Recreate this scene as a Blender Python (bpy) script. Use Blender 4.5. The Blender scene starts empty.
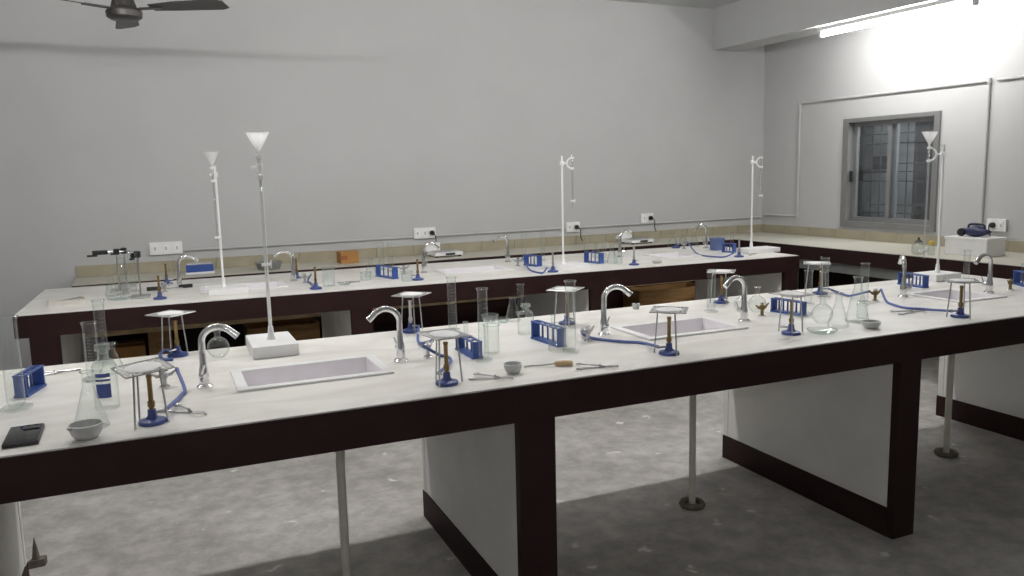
import bpy, bmesh, math, random
from math import sin, cos, pi, radians, sqrt, atan2
from mathutils import Vector, Matrix
random.seed(7)
scene = bpy.context.scene
COL = scene.collection

# ------------------------------------------------------------------ camera
CAM_F, CAM_YAW, CAM_PITCH, CAM_ROLL, CAM_H = 803.12, radians(24.735), radians(8.110), radians(1.382), 1.50
_F = Vector((sin(CAM_YAW)*cos(CAM_PITCH), cos(CAM_YAW)*cos(CAM_PITCH), -sin(CAM_PITCH)))
_r = Vector((cos(CAM_YAW), -sin(CAM_YAW), 0)); _d = _F.cross(_r)
_R = _r*cos(CAM_ROLL)+_d*sin(CAM_ROLL); _D = -_r*sin(CAM_ROLL)+_d*cos(CAM_ROLL)
cam_data = bpy.data.cameras.new('camera'); cam = bpy.data.objects.new('camera', cam_data); COL.objects.link(cam)
cam_data.sensor_width = 36; cam_data.lens = CAM_F/1024*36; cam_data.clip_start = .05
m3 = Matrix((_R, -_D, -_F)).transposed()
cam.matrix_world = Matrix.Translation((0, 0, CAM_H)) @ m3.to_4x4()
scene.camera = cam
# ------------------------------------------------------------------ world, exposure
world = bpy.data.worlds.new('night'); scene.world = world; world.use_nodes = True
world.node_tree.nodes['Background'].inputs[0].default_value = (.30, .34, .40, 1)
world.node_tree.nodes['Background'].inputs[1].default_value = .12
scene.view_settings.view_transform = 'Standard'; scene.view_settings.look = 'None'
scene.view_settings.gamma = 1; scene.view_settings.use_curve_mapping = False
scene.view_settings.exposure = 0.3
TUBE_POWER = 125.0       # emission strength of the ceiling tubes
WALL_TUBE_POWER = 112.0  # emission strength of the tube under the beam
FRONT_FILL_POWER = 140.0  # emission strength of the unseen fill tube added behind the viewer
PASSAGE_POWER = 430.0
scene.cycles.transparent_max_bounces = 32
scene.cycles.max_bounces = 10
scene.cycles.sample_clamp_indirect = 4

# ------------------------------------------------------------------ pixel -> place helpers
def ray(px, py): return _F + _R*((px-512)/CAM_F) + _D*((py-288)/CAM_F)
def on_z(px, py, z):
    v = ray(px, py); t = (z-CAM_H)/v.z; return Vector((v.x*t, v.y*t, z))
def on_y(px, py, y):
    v = ray(px, py); t = y/v.y; return Vector((v.x*t, y, CAM_H+v.z*t))
def on_x(px, py, x):
    v = ray(px, py); t = x/v.x; return Vector((x, v.y*t, CAM_H+v.z*t))
TOP = .85

# ------------------------------------------------------------------ materials
MATS = {}
def nodes_of(name):
    m = bpy.data.materials.new(name); m.use_nodes = True
    nt = m.node_tree; b = nt.nodes['Principled BSDF']; return m, nt, b
def mat(name, col, rough=.5, metal=0., var=.06, scale=18., bump=0., bscale=60., spec=.5, stretch=None, alpha=1., col2=None, emit=0.):
    if name in MATS: return MATS[name]
    m, nt, b = nodes_of(name)
    tc = nt.nodes.new('ShaderNodeTexCoord'); mp = nt.nodes.new('ShaderNodeMapping')
    nt.links.new(tc.outputs['Object'], mp.inputs[0])
    if stretch: mp.inputs['Scale'].default_value = stretch
    nz = nt.nodes.new('ShaderNodeTexNoise'); nz.inputs['Scale'].default_value = scale; nz.inputs['Detail'].default_value = 5
    nt.links.new(mp.outputs[0], nz.inputs['Vector'])
    rp = nt.nodes.new('ShaderNodeValToRGB'); nt.links.new(nz.outputs[0], rp.inputs[0])
    c2 = col2 or tuple(min(1, c*(1+var)) for c in col); c1 = tuple(c*(1-var) for c in col)
    rp.color_ramp.elements[0].position = .3; rp.color_ramp.elements[1].position = .7
    rp.color_ramp.elements[0].color = (*c1, 1); rp.color_ramp.elements[1].color = (*c2, 1)
    nt.links.new(rp.outputs[0], b.inputs['Base Color'])
    b.inputs['Roughness'].default_value = rough; b.inputs['Metallic'].default_value = metal
    b.inputs['Specular IOR Level'].default_value = spec
    if bump:
        n2 = nt.nodes.new('ShaderNodeTexNoise'); n2.inputs['Scale'].default_value = bscale; n2.inputs['Detail'].default_value = 6
        nt.links.new(mp.outputs[0], n2.inputs['Vector'])
        bp = nt.nodes.new('ShaderNodeBump'); bp.inputs['Strength'].default_value = bump; bp.inputs['Distance'].default_value = .01
        nt.links.new(n2.outputs[0], bp.inputs['Height']); nt.links.new(bp.outputs[0], b.inputs['Normal'])
    if emit:
        b.inputs['Emission Color'].default_value = (1, 1, 1, 1); b.inputs['Emission Strength'].default_value = emit
    MATS[name] = m; return m
def glass_mat(name, tint=(.95, .97, .96), base=.05, edge=.85, rim=(.90, .92, .92)):
    if name in MATS: return MATS[name]
    m = bpy.data.materials.new(name); m.use_nodes = True; nt = m.node_tree; nt.nodes.clear()
    out = nt.nodes.new('ShaderNodeOutputMaterial'); tr = nt.nodes.new('ShaderNodeBsdfTransparent'); tr.inputs[0].default_value = (*tint, 1); ec = tuple(c*.66 for c in tint)
    gl = nt.nodes.new('ShaderNodeBsdfGlossy'); gl.inputs[0].default_value = (1, 1, 1, 1); gl.inputs['Roughness'].default_value = .04
    df = nt.nodes.new('ShaderNodeBsdfTranslucent'); df.inputs[0].default_value = (*rim, 1)
    mx0 = nt.nodes.new('ShaderNodeMixShader'); mx0.inputs[0].default_value = .22
    nt.links.new(gl.outputs[0], mx0.inputs[1]); nt.links.new(df.outputs[0], mx0.inputs[2])
    lw = nt.nodes.new('ShaderNodeLayerWeight'); lw.inputs[0].default_value = .35
    pw = nt.nodes.new('ShaderNodeMath'); pw.operation = 'POWER'; pw.inputs[1].default_value = 2.4; nt.links.new(lw.outputs['Facing'], pw.inputs[0])
    tm = nt.nodes.new('ShaderNodeMixRGB'); tm.inputs[1].default_value = (*tint, 1); tm.inputs[2].default_value = (*ec, 1)
    nt.links.new(pw.outputs[0], tm.inputs[0]); nt.links.new(tm.outputs[0], tr.inputs[0])
    ma = nt.nodes.new('ShaderNodeMath'); ma.operation = 'MULTIPLY_ADD'; ma.inputs[1].default_value = edge; ma.inputs[2].default_value = base
    nt.links.new(pw.outputs[0], ma.inputs[0])
    nz = nt.nodes.new('ShaderNodeTexNoise'); nz.inputs['Scale'].default_value = 30
    md = nt.nodes.new('ShaderNodeMath'); md.operation = 'MULTIPLY'; md.use_clamp = True
    ad = nt.nodes.new('ShaderNodeMath'); ad.operation = 'ADD'; ad.inputs[1].default_value = .5; nt.links.new(nz.outputs[0], ad.inputs[0])
    nt.links.new(ma.outputs[0], md.inputs[0]); nt.links.new(ad.outputs[0], md.inputs[1])
    mx = nt.nodes.new('ShaderNodeMixShader'); nt.links.new(md.outputs[0], mx.inputs[0])
    nt.links.new(tr.outputs[0], mx.inputs[1]); nt.links.new(mx0.outputs[0], mx.inputs[2]); nt.links.new(mx.outputs[0], out.inputs[0])
    MATS[name] = m; return m
def translucent_mat(name, col):
    m, nt, b = nodes_of(name); nz = nt.nodes.new('ShaderNodeTexNoise'); nz.inputs['Scale'].default_value = 25
    rp = nt.nodes.new('ShaderNodeValToRGB'); rp.color_ramp.elements[0].color = (*[c*.94 for c in col], 1); rp.color_ramp.elements[1].color = (*col, 1)
    nt.links.new(nz.outputs[0], rp.inputs[0]); nt.links.new(rp.outputs[0], b.inputs['Base Color']); b.inputs['Roughness'].default_value = .4
    tl = nt.nodes.new('ShaderNodeBsdfTranslucent'); nt.links.new(rp.outputs[0], tl.inputs[0])
    mx = nt.nodes.new('ShaderNodeMixShader'); mx.inputs[0].default_value = .5
    out = [n for n in nt.nodes if n.type == 'OUTPUT_MATERIAL'][0]
    nt.links.new(b.outputs[0], mx.inputs[1]); nt.links.new(tl.outputs[0], mx.inputs[2]); nt.links.new(mx.outputs[0], out.inputs[0])
    MATS[name] = m; return m
def floor_mat():
    m, nt, b = nodes_of('concrete_floor')
    tc = nt.nodes.new('ShaderNodeTexCoord')
    n1 = nt.nodes.new('ShaderNodeTexNoise'); n1.inputs['Scale'].default_value = 1.6; n1.inputs['Detail'].default_value = 8; n1.inputs['Roughness'].default_value = .65
    n2 = nt.nodes.new('ShaderNodeTexNoise'); n2.inputs['Scale'].default_value = 9; n2.inputs['Detail'].default_value = 8; n2.inputs['Roughness'].default_value = .7
    for n in (n1, n2): nt.links.new(tc.outputs['Object'], n.inputs['Vector'])
    r1 = nt.nodes.new('ShaderNodeValToRGB'); nt.links.new(n1.outputs[0], r1.inputs[0])
    r1.color_ramp.elements[0].position = .34; r1.color_ramp.elements[0].color = (.36, .342, .318, 1)
    r1.color_ramp.elements[1].position = .66; r1.color_ramp.elements[1].color = (.53, .513, .49, 1)
    r2 = nt.nodes.new('ShaderNodeValToRGB'); nt.links.new(n2.outputs[0], r2.inputs[0])
    r2.color_ramp.elements[0].position = .40; r2.color_ramp.elements[0].color = (.80, .80, .80, 1)
    r2.color_ramp.elements[1].position = .62; r2.color_ramp.elements[1].color = (1.12, 1.12, 1.12, 1)
    mu = nt.nodes.new('ShaderNodeMixRGB'); mu.blend_type = 'MULTIPLY'; mu.inputs[0].default_value = 1
    nt.links.new(r1.outputs[0], mu.inputs[1]); nt.links.new(r2.outputs[0], mu.inputs[2])
    # paint and plaster drips
    vo = nt.nodes.new('ShaderNodeTexVoronoi'); vo.inputs['Scale'].default_value = 5.5; vo.inputs['Randomness'].default_value = 1
    nw = nt.nodes.new('ShaderNodeTexNoise'); nw.inputs['Scale'].default_value = 14; nt.links.new(tc.outputs['Object'], nw.inputs['Vector'])
    av = nt.nodes.new('ShaderNodeMixRGB'); av.inputs[0].default_value = .12; nt.links.new(tc.outputs['Object'], av.inputs[1]); nt.links.new(nw.outputs['Color'], av.inputs[2])
    nt.links.new(av.outputs[0], vo.inputs['Vector'])
    rv = nt.nodes.new('ShaderNodeValToRGB'); nt.links.new(vo.outputs['Distance'], rv.inputs[0])
    rv.color_ramp.elements[0].position = .05; rv.color_ramp.elements[0].color = (1, 1, 1, 1)
    rv.color_ramp.elements[1].position = .13; rv.color_ramp.elements[1].color = (0, 0, 0, 1)
    mi = nt.nodes.new('ShaderNodeMixRGB'); mi.inputs[2].default_value = (.74, .73, .71, 1)
    nt.links.new(rv.outputs[0], mi.inputs[0]); nt.links.new(mu.outputs[0], mi.inputs[1])
    nt.links.new(mi.outputs[0], b.inputs['Base Color']); b.inputs['Roughness'].default_value = .62
    bp = nt.nodes.new('ShaderNodeBump'); bp.inputs['Strength'].default_value = .35; bp.inputs['Distance'].default_value = .02
    nt.links.new(n2.outputs[0], bp.inputs['Height']); nt.links.new(bp.outputs[0], b.inputs['Normal'])
    return m
def worktop_mat():
    m, nt, b = nodes_of('marbled_worktop')
    tc = nt.nodes.new('ShaderNodeTexCoord'); mp = nt.nodes.new('ShaderNodeMapping'); mp.inputs['Scale'].default_value = (1.0, 2.6, 1)
    nt.links.new(tc.outputs['Object'], mp.inputs[0])
    n1 = nt.nodes.new('ShaderNodeTexNoise'); n1.inputs['Scale'].default_value = 3.2; n1.inputs['Detail'].default_value = 7; n1.inputs['Distortion'].default_value = .8
    nt.links.new(mp.outputs[0], n1.inputs['Vector'])
    r = nt.nodes.new('ShaderNodeValToRGB'); nt.links.new(n1.outputs[0], r.inputs[0])
    r.color_ramp.elements[0].position = .36; r.color_ramp.elements[0].color = (.74, .715, .67, 1)
    r.color_ramp.elements[1].position = .60; r.color_ramp.elements[1].color = (.86, .84, .80, 1)
    nt.links.new(r.outputs[0], b.inputs['Base Color']); b.inputs['Roughness'].default_value = .32
    return m
M_WALL = mat('wall_paint', (.50, .503, .505), .85, var=.025, scale=2.5, bump=.06, bscale=40)
M_CEIL = mat('ceiling_paint', (.50, .505, .51), .9, var=.02, scale=3)
M_FLOOR = floor_mat()
M_TOP = worktop_mat()
M_WTOP = mat('wall_worktop_laminate', (.52, .50, .43), .4, var=.04, scale=4)
M_FASCIA = mat('dark_maroon_paint', (.026, .0105, .0105), .6, var=.12, scale=9, spec=.2)
M_PANEL = mat('white_plaster', (.80, .79, .77), .85, var=.05, scale=5, bump=.05)
M_TILE = mat('beige_tile', (.36, .325, .235), .35, var=.07, scale=8)
M_CERAM = mat('white_ceramic', (.90, .90, .90), .3, var=.02)
M_BASIN = mat('lavender_ceramic', (.88, .85, .88), .3, var=.03)
M_CHROME = mat('chrome', (.78, .78, .78), .13, 1., var=.03)
M_STEEL = mat('brushed_steel', (.50, .50, .50), .32, 1., var=.08)
M_BRASS = mat('brass', (.24, .165, .075), .38, 1., var=.12)
M_BLUE = mat('blue_paint', (.05, .075, .25), .35, var=.12)
M_HOSE = mat('blue_rubber', (.085, .125, .34), .5, var=.1)
M_RACK = mat('blue_plastic', (.035, .085, .31), .38, var=.1)
M_WHITEP = mat('white_plastic', (.86, .86, .86), .35, var=.02)
M_PVC = mat('aged_pvc', (.66, .64, .56), .5, var=.12, scale=12)
M_BLACK = mat('black_plastic', (.012, .012, .014), .4, var=.2)
M_PHONE = mat('phone_glass', (.010, .011, .012), .12, var=.1)
M_DARKFAN = mat('dark_fan_enamel', (.032, .028, .026), .4, var=.1)
M_GAUZE = mat('wire_gauze', (.46, .46, .46), .45, .7, var=.25, scale=90)
M_CERAGAUZE = mat('white_gauze_disc', (.74, .74, .74), .8, var=.05)
M_PORC = mat('grey_porcelain', (.50, .51, .50), .3, var=.12)
M_WOOD = mat('worn_wood', (.36, .20, .075), .6, var=.25, scale=6, stretch=(1, 1, 8))
M_LWOOD = mat('light_wood', (.58, .43, .24), .5, var=.15, scale=10)
M_CARD = mat('brown_cardboard', (.40, .20, .06), .8, var=.12, scale=7)
M_ALU = mat('window_aluminium', (.26, .26, .26), .45, .5, var=.06)
M_GRILL = mat('dark_grill_iron', (.022, .022, .025), .5, .2, var=.15)
M_GREYP = mat('grey_panel', (.24, .25, .24), .6, var=.08)
M_NAVY = mat('navy_blue', (.015, .018, .07), .45, var=.2)
M_RUBBLE = mat('rubble', (.16, .14, .11), .9, var=.3, bump=.5)
M_YEL = mat('yellow_plastic', (.65, .48, .05), .4)
M_OUT = mat('night_outside_wall', (.26, .28, .28), .9, var=.3, scale=2)
M_CLOTH = mat('pale_cloth', (.62, .60, .56), .9, var=.08, bump=.2)
M_GLASS = glass_mat('clear_lab_glass')
M_GLASSG = glass_mat('greenish_glass', tint=(.91, .95, .94), base=.10, rim=(.86, .90, .89))
M_PANE = glass_mat('window_pane', tint=(.90, .93, .96), base=.06, edge=.4)
M_FUNNEL = translucent_mat('translucent_plastic', (.93, .93, .93))
M_MARK = mat('blue_print', (.06, .09, .30), .5)

# ------------------------------------------------------------------ mesh helpers
class MB:
    def __init__(self): self.bm = bmesh.new()
    def box(self, x0, x1, y0, y1, z0, z1, bev=0):
        vs = [self.bm.verts.new((x, y, z)) for x in (x0, x1) for y in (y0, y1) for z in (z0, z1)]
        fs = [(0, 1, 3, 2), (4, 6, 7, 5), (0, 4, 5, 1), (2, 3, 7, 6), (0, 2, 6, 4), (1, 5, 7, 3)]
        F = [self.bm.faces.new([vs[i] for i in f]) for f in fs]
        if bev:
            es = {e for f in F for e in f.edges}
            bmesh.ops.bevel(self.bm, geom=list(es), offset=bev, segments=2, profile=.6, affect='EDGES')
        return self
    def prism(self, pts, z0, z1):   # pts: xy outline, counter-clockwise
        a = [self.bm.verts.new((x, y, z0)) for x, y in pts]; b = [self.bm.verts.new((x, y, z1)) for x, y in pts]
        n = len(pts)
        for i in range(n): self.bm.faces.new((a[i], a[(i+1) % n], b[(i+1) % n], b[i]))
        self.bm.faces.new(a[::-1]); self.bm.faces.new(b); return self
    def lathe(self, prof, seg=20, cap0=True, cap1=False, at=(0, 0, 0)):
        rings = []
        for r, z in prof:
            rings.append([self.bm.verts.new((at[0]+r*cos(2*pi*k/seg), at[1]+r*sin(2*pi*k/seg), at[2]+z)) for k in range(seg)])
        for a, b in zip(rings, rings[1:]):
            for k in range(seg): self.bm.faces.new((a[k], a[(k+1) % seg], b[(k+1) % seg], b[k]))
        if cap0: self.bm.faces.new(rings[0][::-1])
        if cap1: self.bm.faces.new(rings[-1])
        return self
    def tube(self, pts, r, seg=8, caps=True):   # r: number or list
        pts = [Vector(p) for p in pts]; n = len(pts)
        rs = r if isinstance(r, (list, tuple)) else [r]*n
        rings = []; up = None
        for i, p in enumerate(pts):
            t = (pts[min(i+1, n-1)]-pts[max(i-1, 0)]).normalized()
            if up is None: up = t.orthogonal().normalized()
            up = (up - t*up.dot(t)).normalized(); w = t.cross(up)
            rings.append([self.bm.verts.new(p+(up*cos(2*pi*k/seg)+w*sin(2*pi*k/seg))*rs[i]) for k in range(seg)])
        for a, b in zip(rings, rings[1:]):
            for k in range(seg): self.bm.faces.new((a[k], a[(k+1) % seg], b[(k+1) % seg], b[k]))
        if caps: self.bm.faces.new(rings[0][::-1]); self.bm.faces.new(rings[-1])
        return self
    def ring(self, R, r, z=0, seg=28, s2=8, at=(0, 0)):
        vs = [[self.bm.verts.new((at[0]+(R+r*cos(2*pi*j/s2))*cos(2*pi*i/seg), at[1]+(R+r*cos(2*pi*j/s2))*sin(2*pi*i/seg), z+r*sin(2*pi*j/s2))) for j in range(s2)] for i in range(seg)]
        for i in range(seg):
            for j in range(s2): self.bm.faces.new((vs[i][j], vs[(i+1) % seg][j], vs[(i+1) % seg][(j+1) % s2], vs[i][(j+1) % s2]))
        return self
    def xf(self, M): bmesh.ops.transform(self.bm, matrix=M, verts=self.bm.verts); return self
    def mesh(self, name, m, smooth=True):
        bmesh.ops.recalc_face_normals(self.bm, faces=self.bm.faces)
        me = bpy.data.meshes.new(name); self.bm.to_mesh(me); self.bm.free()
        me.materials.append(m)
        if smooth:
            for p in me.polygons: p.use_smooth = True
            me.set_sharp_from_angle(angle=radians(38))
        return me
    def build(self, name, m, parent=None, smooth=True):
        o = bpy.data.objects.new(name, self.mesh(name, m, smooth)); COL.objects.link(o)
        if parent: o.parent = parent
        return o
def tag(o, label=None, cat=None, group=None, kind=None):
    if label: o['label'] = label
    if cat: o['category'] = cat
    if group: o['group'] = group
    if kind: o['kind'] = kind
    return o
def thing(name, label, cat, loc=(0, 0, 0), rz=0, group=None):
    o = bpy.data.objects.new(name, None); COL.objects.link(o); o.empty_display_size = .05
    o.location = loc; o.rotation_euler = (0, 0, rz); return tag(o, label, cat, group)
def struct(o, label=None): o['kind'] = 'structure'; return tag(o, label)
def bez(pts, n=10):   # smooth Catmull-Rom path
    P = [Vector(p) for p in pts]; P = [P[0]*2-P[1]]+P+[P[-1]*2-P[-2]]; out = []
    for i in range(1, len(P)-2):
        for k in range(n):
            t = k/n; a, b, c, d = P[i-1:i+3]
            out.append(.5*((2*b)+(c-a)*t+(2*a-5*b+4*c-d)*t*t+(3*b-a-3*c+d)*t**3))
    out.append(P[-2]); return out
MESHES = {}
def shared(key, fn):    # mesh data shared between alike parts
    if key not in MESHES: MESHES[key] = fn()
    return MESHES[key]
def inst(name, key, fn, parent):
    o = bpy.data.objects.new(name, shared(key, fn)); COL.objects.link(o); o.parent = parent; return o

# ================================================================== the room
WX, WY, LX, BY, CZ = 5.736, 6.35, -2.4, -2.4, 3.0
struct(MB().box(LX-.15, WX+.15, BY-.15, WY+.15, -.12, 0).build('floor', M_FLOOR, smooth=False), 'grey concrete floor with white paint drips')
struct(MB().box(LX-.15, WX+.15, BY-.15, WY+.15, CZ, CZ+.12).build('ceiling', M_CEIL, smooth=False), 'flat pale grey ceiling')
struct(MB().box(LX-.15, WX+.15, WY, WY+.15, 0, CZ).build('wall_back', M_WALL, smooth=False), 'plain pale grey wall behind the far bench')
struct(MB().box(LX-.15, LX, BY, WY, 0, CZ).build('wall_left', M_WALL, smooth=False), 'pale grey side wall')
struct(MB().box(LX-.15, WX+.15, BY-.15, BY, 0, CZ).build('wall_front', M_WALL, smooth=False), 'pale grey wall behind the viewer')
# right wall with the window hole
W_Y0, W_Y1, W_Z0, W_Z1 = 4.375, 5.325, .958, 1.905
w = MB(); w.box(WX, WX+.15, BY, W_Y0, 0, CZ); w.box(WX, WX+.15, W_Y1, WY, 0, CZ)
w.box(WX, WX+.15, W_Y0, W_Y1, 0, W_Z0); w.box(WX, WX+.15, W_Y0, W_Y1, W_Z1, CZ)
wall_r = struct(w.build('wall_right', M_WALL, smooth=False), 'pale grey wall with the barred window')
# beam
beam = struct(MB().box(5.10, 5.40, BY, WY, 2.62, CZ).build('trim_1', M_CEIL, smooth=False), 'concrete ceiling beam running along the window wall')
# window: frame, two sashes, panes, grill
win = thing('window_1', None, None, (WX, (W_Y0+W_Y1)/2, W_Z0)); struct(win, 'aluminium sliding window with a dark iron grill')
hw, hh = (W_Y1-W_Y0)/2, W_Z1-W_Z0
f = MB(); f.box(-.02, .10, -hw, -hw+.045, 0, hh); f.box(-.02, .10, hw-.06, hw, 0, hh); f.box(-.02, .10, -hw+.045, hw-.06, 0, .05); f.box(-.02, .10, -hw+.045, hw-.06, hh-.035, hh)
f.build('window_frame', M_ALU, win, False)
for s, xo in ((-1, .02), (1, .055)):
    a, b = (-hw+.045, .03) if s < 0 else (-.03, hw-.06)
    sm = MB(); z0, z1 = .05, hh-.035
    sm.box(xo, xo+.03, a, a+.035, z0, z1); sm.box(xo, xo+.03, b-.035, b, z0, z1); sm.box(xo, xo+.03, a+.035, b-.035, z0, z0+.04); sm.box(xo, xo+.03, a+.035, b-.035, z1-.035, z1)
    sash = sm.build('sash', M_ALU, win, False)
    MB().box(xo+.012, xo+.018, a+.035, b-.035, z0+.04, z1-.035).build('pane', M_PANE, sash, False)
for k in range(11):
    y = -hw+.03+k*(2*hw-.06)/10
    MB().tube([(.115, y, .02), (.115, y, hh-.02)], .006, 6).build('vertical_bar', M_GRILL, win)
for z in (.13, .20, .40, .48, .55, .72, .80):
    MB().tube([(.121, -hw+.01, z), (.121, hw-.01, z)], .0055, 6).build('cross_bar', M_GRILL, win)
lk = MB().box(-.004, .02, hw-.095, hw-.075, hh*.42, hh*.52).build('latch', M_BLACK, win, False)
# the dim passage behind the window
ow = struct(MB().box(WX+1.5, WX+1.6, 2.0, 8.0, 0, CZ).build('wall_outside', M_OUT, smooth=False), 'dim wall of the passage behind the window')
for px, hwid, lb in ((865, .04, 'dark pillar in the passage seen through the left pane'), (926, .10, 'dark pillar in the passage seen through the right pane')):
    q = on_x(px, 170, WX+1.15); pl = thing('passage_pillar', lb, 'pillar', (q.x, q.y, 0))
    MB().box(-.05, .05, -hwid, hwid, 0, CZ-.01).build('shaft', M_GRILL, pl, False); MB().box(-.06, .06, -hwid-.01, hwid+.01, 0, .15).build('plinth', M_GREYP, pl, False)
nb = thing('notice_board', 'small dark board on the passage wall seen through the window', 'board', on_x(880, 163, WX+1.49))
MB().box(-.012, .008, -.16, .16, -.07, .07).build('panel', M_GRILL, nb, False)
for z in (-.075, .07): MB().box(-.02, .008, -.165, .165, z, z+.008).build('edge', M_ALU, nb, False)

# conduits
def conduit(name, pts, label, parent=None, r=.011):
    t = thing(name, label, 'conduit', (0, 0, 0))
    for a, b in zip(pts, pts[1:]): MB().tube([a, b], r, 8).build('pipe', M_WALL, t)
    for p in pts[1:-1]: MB().lathe([(0.001, -.02), (.016, -.018), (.016, .018), (.001, .02)], 10, at=p).build('elbow', M_WALL, t)
    return t
cx_ = WX-.012
conduit('wall_conduit', [(cx_, 6.30, 1.03), (cx_, 5.853, 1.03), (cx_, 5.853, 2.09), (cx_, 3.99, 2.09), (cx_, 3.99, .95)], 'white painted conduit boxing in the barred window')
conduit('wall_conduit', [(cx_, 3.93, 2.09), (cx_, 2.2, 2.09)], 'white painted conduit running right past the window boxing')
conduit('wall_conduit', [(.05, WY-.012, 1.0), (5.70, WY-.012, 1.005)], 'long thin white conduit along the back wall above the bench', r=.009)

# ================================================================== ceiling fan
fan = thing('ceiling_fan', 'dark three-blade ceiling fan hanging at the upper left', 'fan', (.018, 5.0, 2.385))
MB().lathe([(.02, -.006), (.070, -.005), (.090, .008), (.093, .036), (.084, .048), (.055, .066)], 28).build('motor', M_DARKFAN, fan)
MB().lathe([(.066, .062), (.055, .10), (.043, .15), (.036, .20)], 24, cap1=True).build('canopy', M_DARKFAN, fan)
MB().tube([(0, 0, .19), (0, 0, .60)], .012, 10).build('down_rod', M_DARKFAN, fan)
MB().lathe([(.03, .53), (.06, .57), (.065, .615)], 20, cap1=True).build('ceiling_cup', M_DARKFAN, fan)
for k, a in enumerate((radians(-31), radians(89), radians(209))):
    M = Matrix.Rotation(a, 4, 'Z')
    bl = MB(); pts = [(.16, -.045), (.30, -.065), (.54, -.072), (.58, -.045), (.58, .045), (.54, .064), (.30, .05), (.16, .035)]
    bl.prism(pts, -.002, .002); bl.xf(Matrix.Translation((0, 0, .05)) @ M @ Matrix.Rotation(radians(-11), 4, 'X'))
    b = bl.build('blade', M_DARKFAN, fan, False)
    MB().box(.09, .22, -.018, .018, .044, .052).xf(M).build('blade_arm', M_DARKFAN, b, False)

# ================================================================== tube lights
def emitter(name, power, col=(1, .985, .96)):
    m = bpy.data.materials.new(name); m.use_nodes = True; nt = m.node_tree; b = nt.nodes['Principled BSDF']
    b.inputs['Base Color'].default_value = (.9, .9, .9, 1); b.inputs['Emission Color'].default_value = (*col, 1); b.inputs['Emission Strength'].default_value = power
    return m
M_TUBE = emitter('ceiling_tube_glow', TUBE_POWER); M_TUBE2 = emitter('beam_tube_glow', WALL_TUBE_POWER)
def tube_light(label, loc, rz, L, em, drop=0.):
    t = thing('tube_light', label, 'tube light', loc, rz)
    MB().box(-L/2-.02, L/2+.02, -.022, .022, .028, .058).build('batten', M_WHITEP, t, False)
    MB().tube([(-L/2+.02, 0, 0), (L/2-.02, 0, 0)], .0145, 14).build('tube', em, t)
    for s in (-1, 1):
        MB().box(s*L/2-.012, s*L/2+.012, -.018, .018, -.018, .03).build('holder', M_WHITEP, t, False)
        if drop: MB().tube([(s*L*.35, 0, .055), (s*L*.35, 0, drop)], .006, 6).build('hanger', M_WHITEP, t)
    return t
tube_light('bright tube light under the ceiling beam above the window', (5.19, 4.42, 2.562), pi/2, 1.34, M_TUBE2)
for x, z, w in ((-.3, 2.46, 'the left one'), (1.5, 2.46, 'the middle one'), (3.3, 2.63, 'the right one')):
    tube_light('tube light hung over the aisle between the benches, '+w, (x, 3.60, z), 0, 1.2, M_TUBE, CZ-z)
tube_light('added fill tube light, unseen, high on the wall behind the viewer', (-.5, BY+.09, 2.55), 0, 1.2, emitter('front_fill_glow', FRONT_FILL_POWER), .45)  # unseen tube, added to fill the near bench and back wall from the camera side
tube_light('tube light in the passage outside the window', (WX+.9, 4.2, 2.6), pi/2, 1.2, emitter('passage_tube_glow', PASSAGE_POWER), .4)

# ================================================================== benches
class Frame:
    def __init__(self, ox, oy, a): self.o = Vector((ox, oy, 0)); self.a = a
    def P(self, x, y, z=0.): return self.o+Vector((x*cos(self.a)-y*sin(self.a), x*sin(self.a)+y*cos(self.a), z))
    def L(self, p):
        q = Vector((p[0]-self.o.x, p[1]-self.o.y)); return (q.x*cos(self.a)+q.y*sin(self.a), -q.x*sin(self.a)+q.y*cos(self.a))
IA = radians(-1.397)
NEAR = Frame(-.72*cos(IA)-2.218*sin(IA), -.72*sin(IA)+2.218*cos(IA), IA)   # front-left corner of the near top
FAR = Frame(-.612, 4.677, radians(-2.2))
SINKS = [(.92, 1.36, .365, .605), (2.43, 2.85, .385, .625), (4.13, 4.41, .38, .64)]   # local x0 x1 y0 y1
def island(name, label, fr, length, depth, panels):
    t = thing(name, label, 'lab bench', fr.o, fr.a)
    # top slab with sink cut-outs
    w = MB(); xs = [0]+[v for s in SINKS for v in s[:2]]+[length]
    for i in range(len(xs)-1):
        if i % 2 == 0: w.box(xs[i], xs[i+1], 0, depth, TOP-.035, TOP)
        else:
            s = SINKS[i//2]; w.box(xs[i], xs[i+1], 0, s[2], TOP-.035, TOP); w.box(xs[i], xs[i+1], s[3], depth, TOP-.035, TOP)
    w.build('worktop', M_TOP, t, False)
    a = MB(); h = .118
    a.box(-.004, length+.004, -.006, .05, TOP-h, TOP-.004); a.box(-.004, length+.004, depth-.05, depth+.006, TOP-h, TOP-.004)
    a.box(-.006, .05, 0, depth, TOP-h, TOP-.004); a.box(length-.05, length+.006, 0, depth, TOP-h, TOP-.004)
    a.build('fascia', M_FASCIA, t, False)
    for x0, x1 in panels:
        p = MB().box(x0, x1, .03, depth-.03, 0, TOP-.036).build('leg_panel', M_PANEL, t, False)
        MB().box(x0-.003, x1+.003, -.004, .03, 0, TOP-.03).build('front_strip', M_FASCIA, p, False)
        MB().box(x0-.003, x1+.003, depth-.03, depth+.003, 0, TOP-.03).build('rear_strip', M_PANEL, p, False)
        MB().box(x0-.006, x1+.006, .02, depth+.006, 0, .122).build('skirting', M_FASCIA, p, False)
    return t
PAN = [(.045, .16), (1.69, 1.81), (3.325, 3.435), (4.905, 5.015)]
near_b = island('island_bench', 'near white-topped island bench with dark front edge and white legs', NEAR, 5.02, 1.065, PAN)
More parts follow.
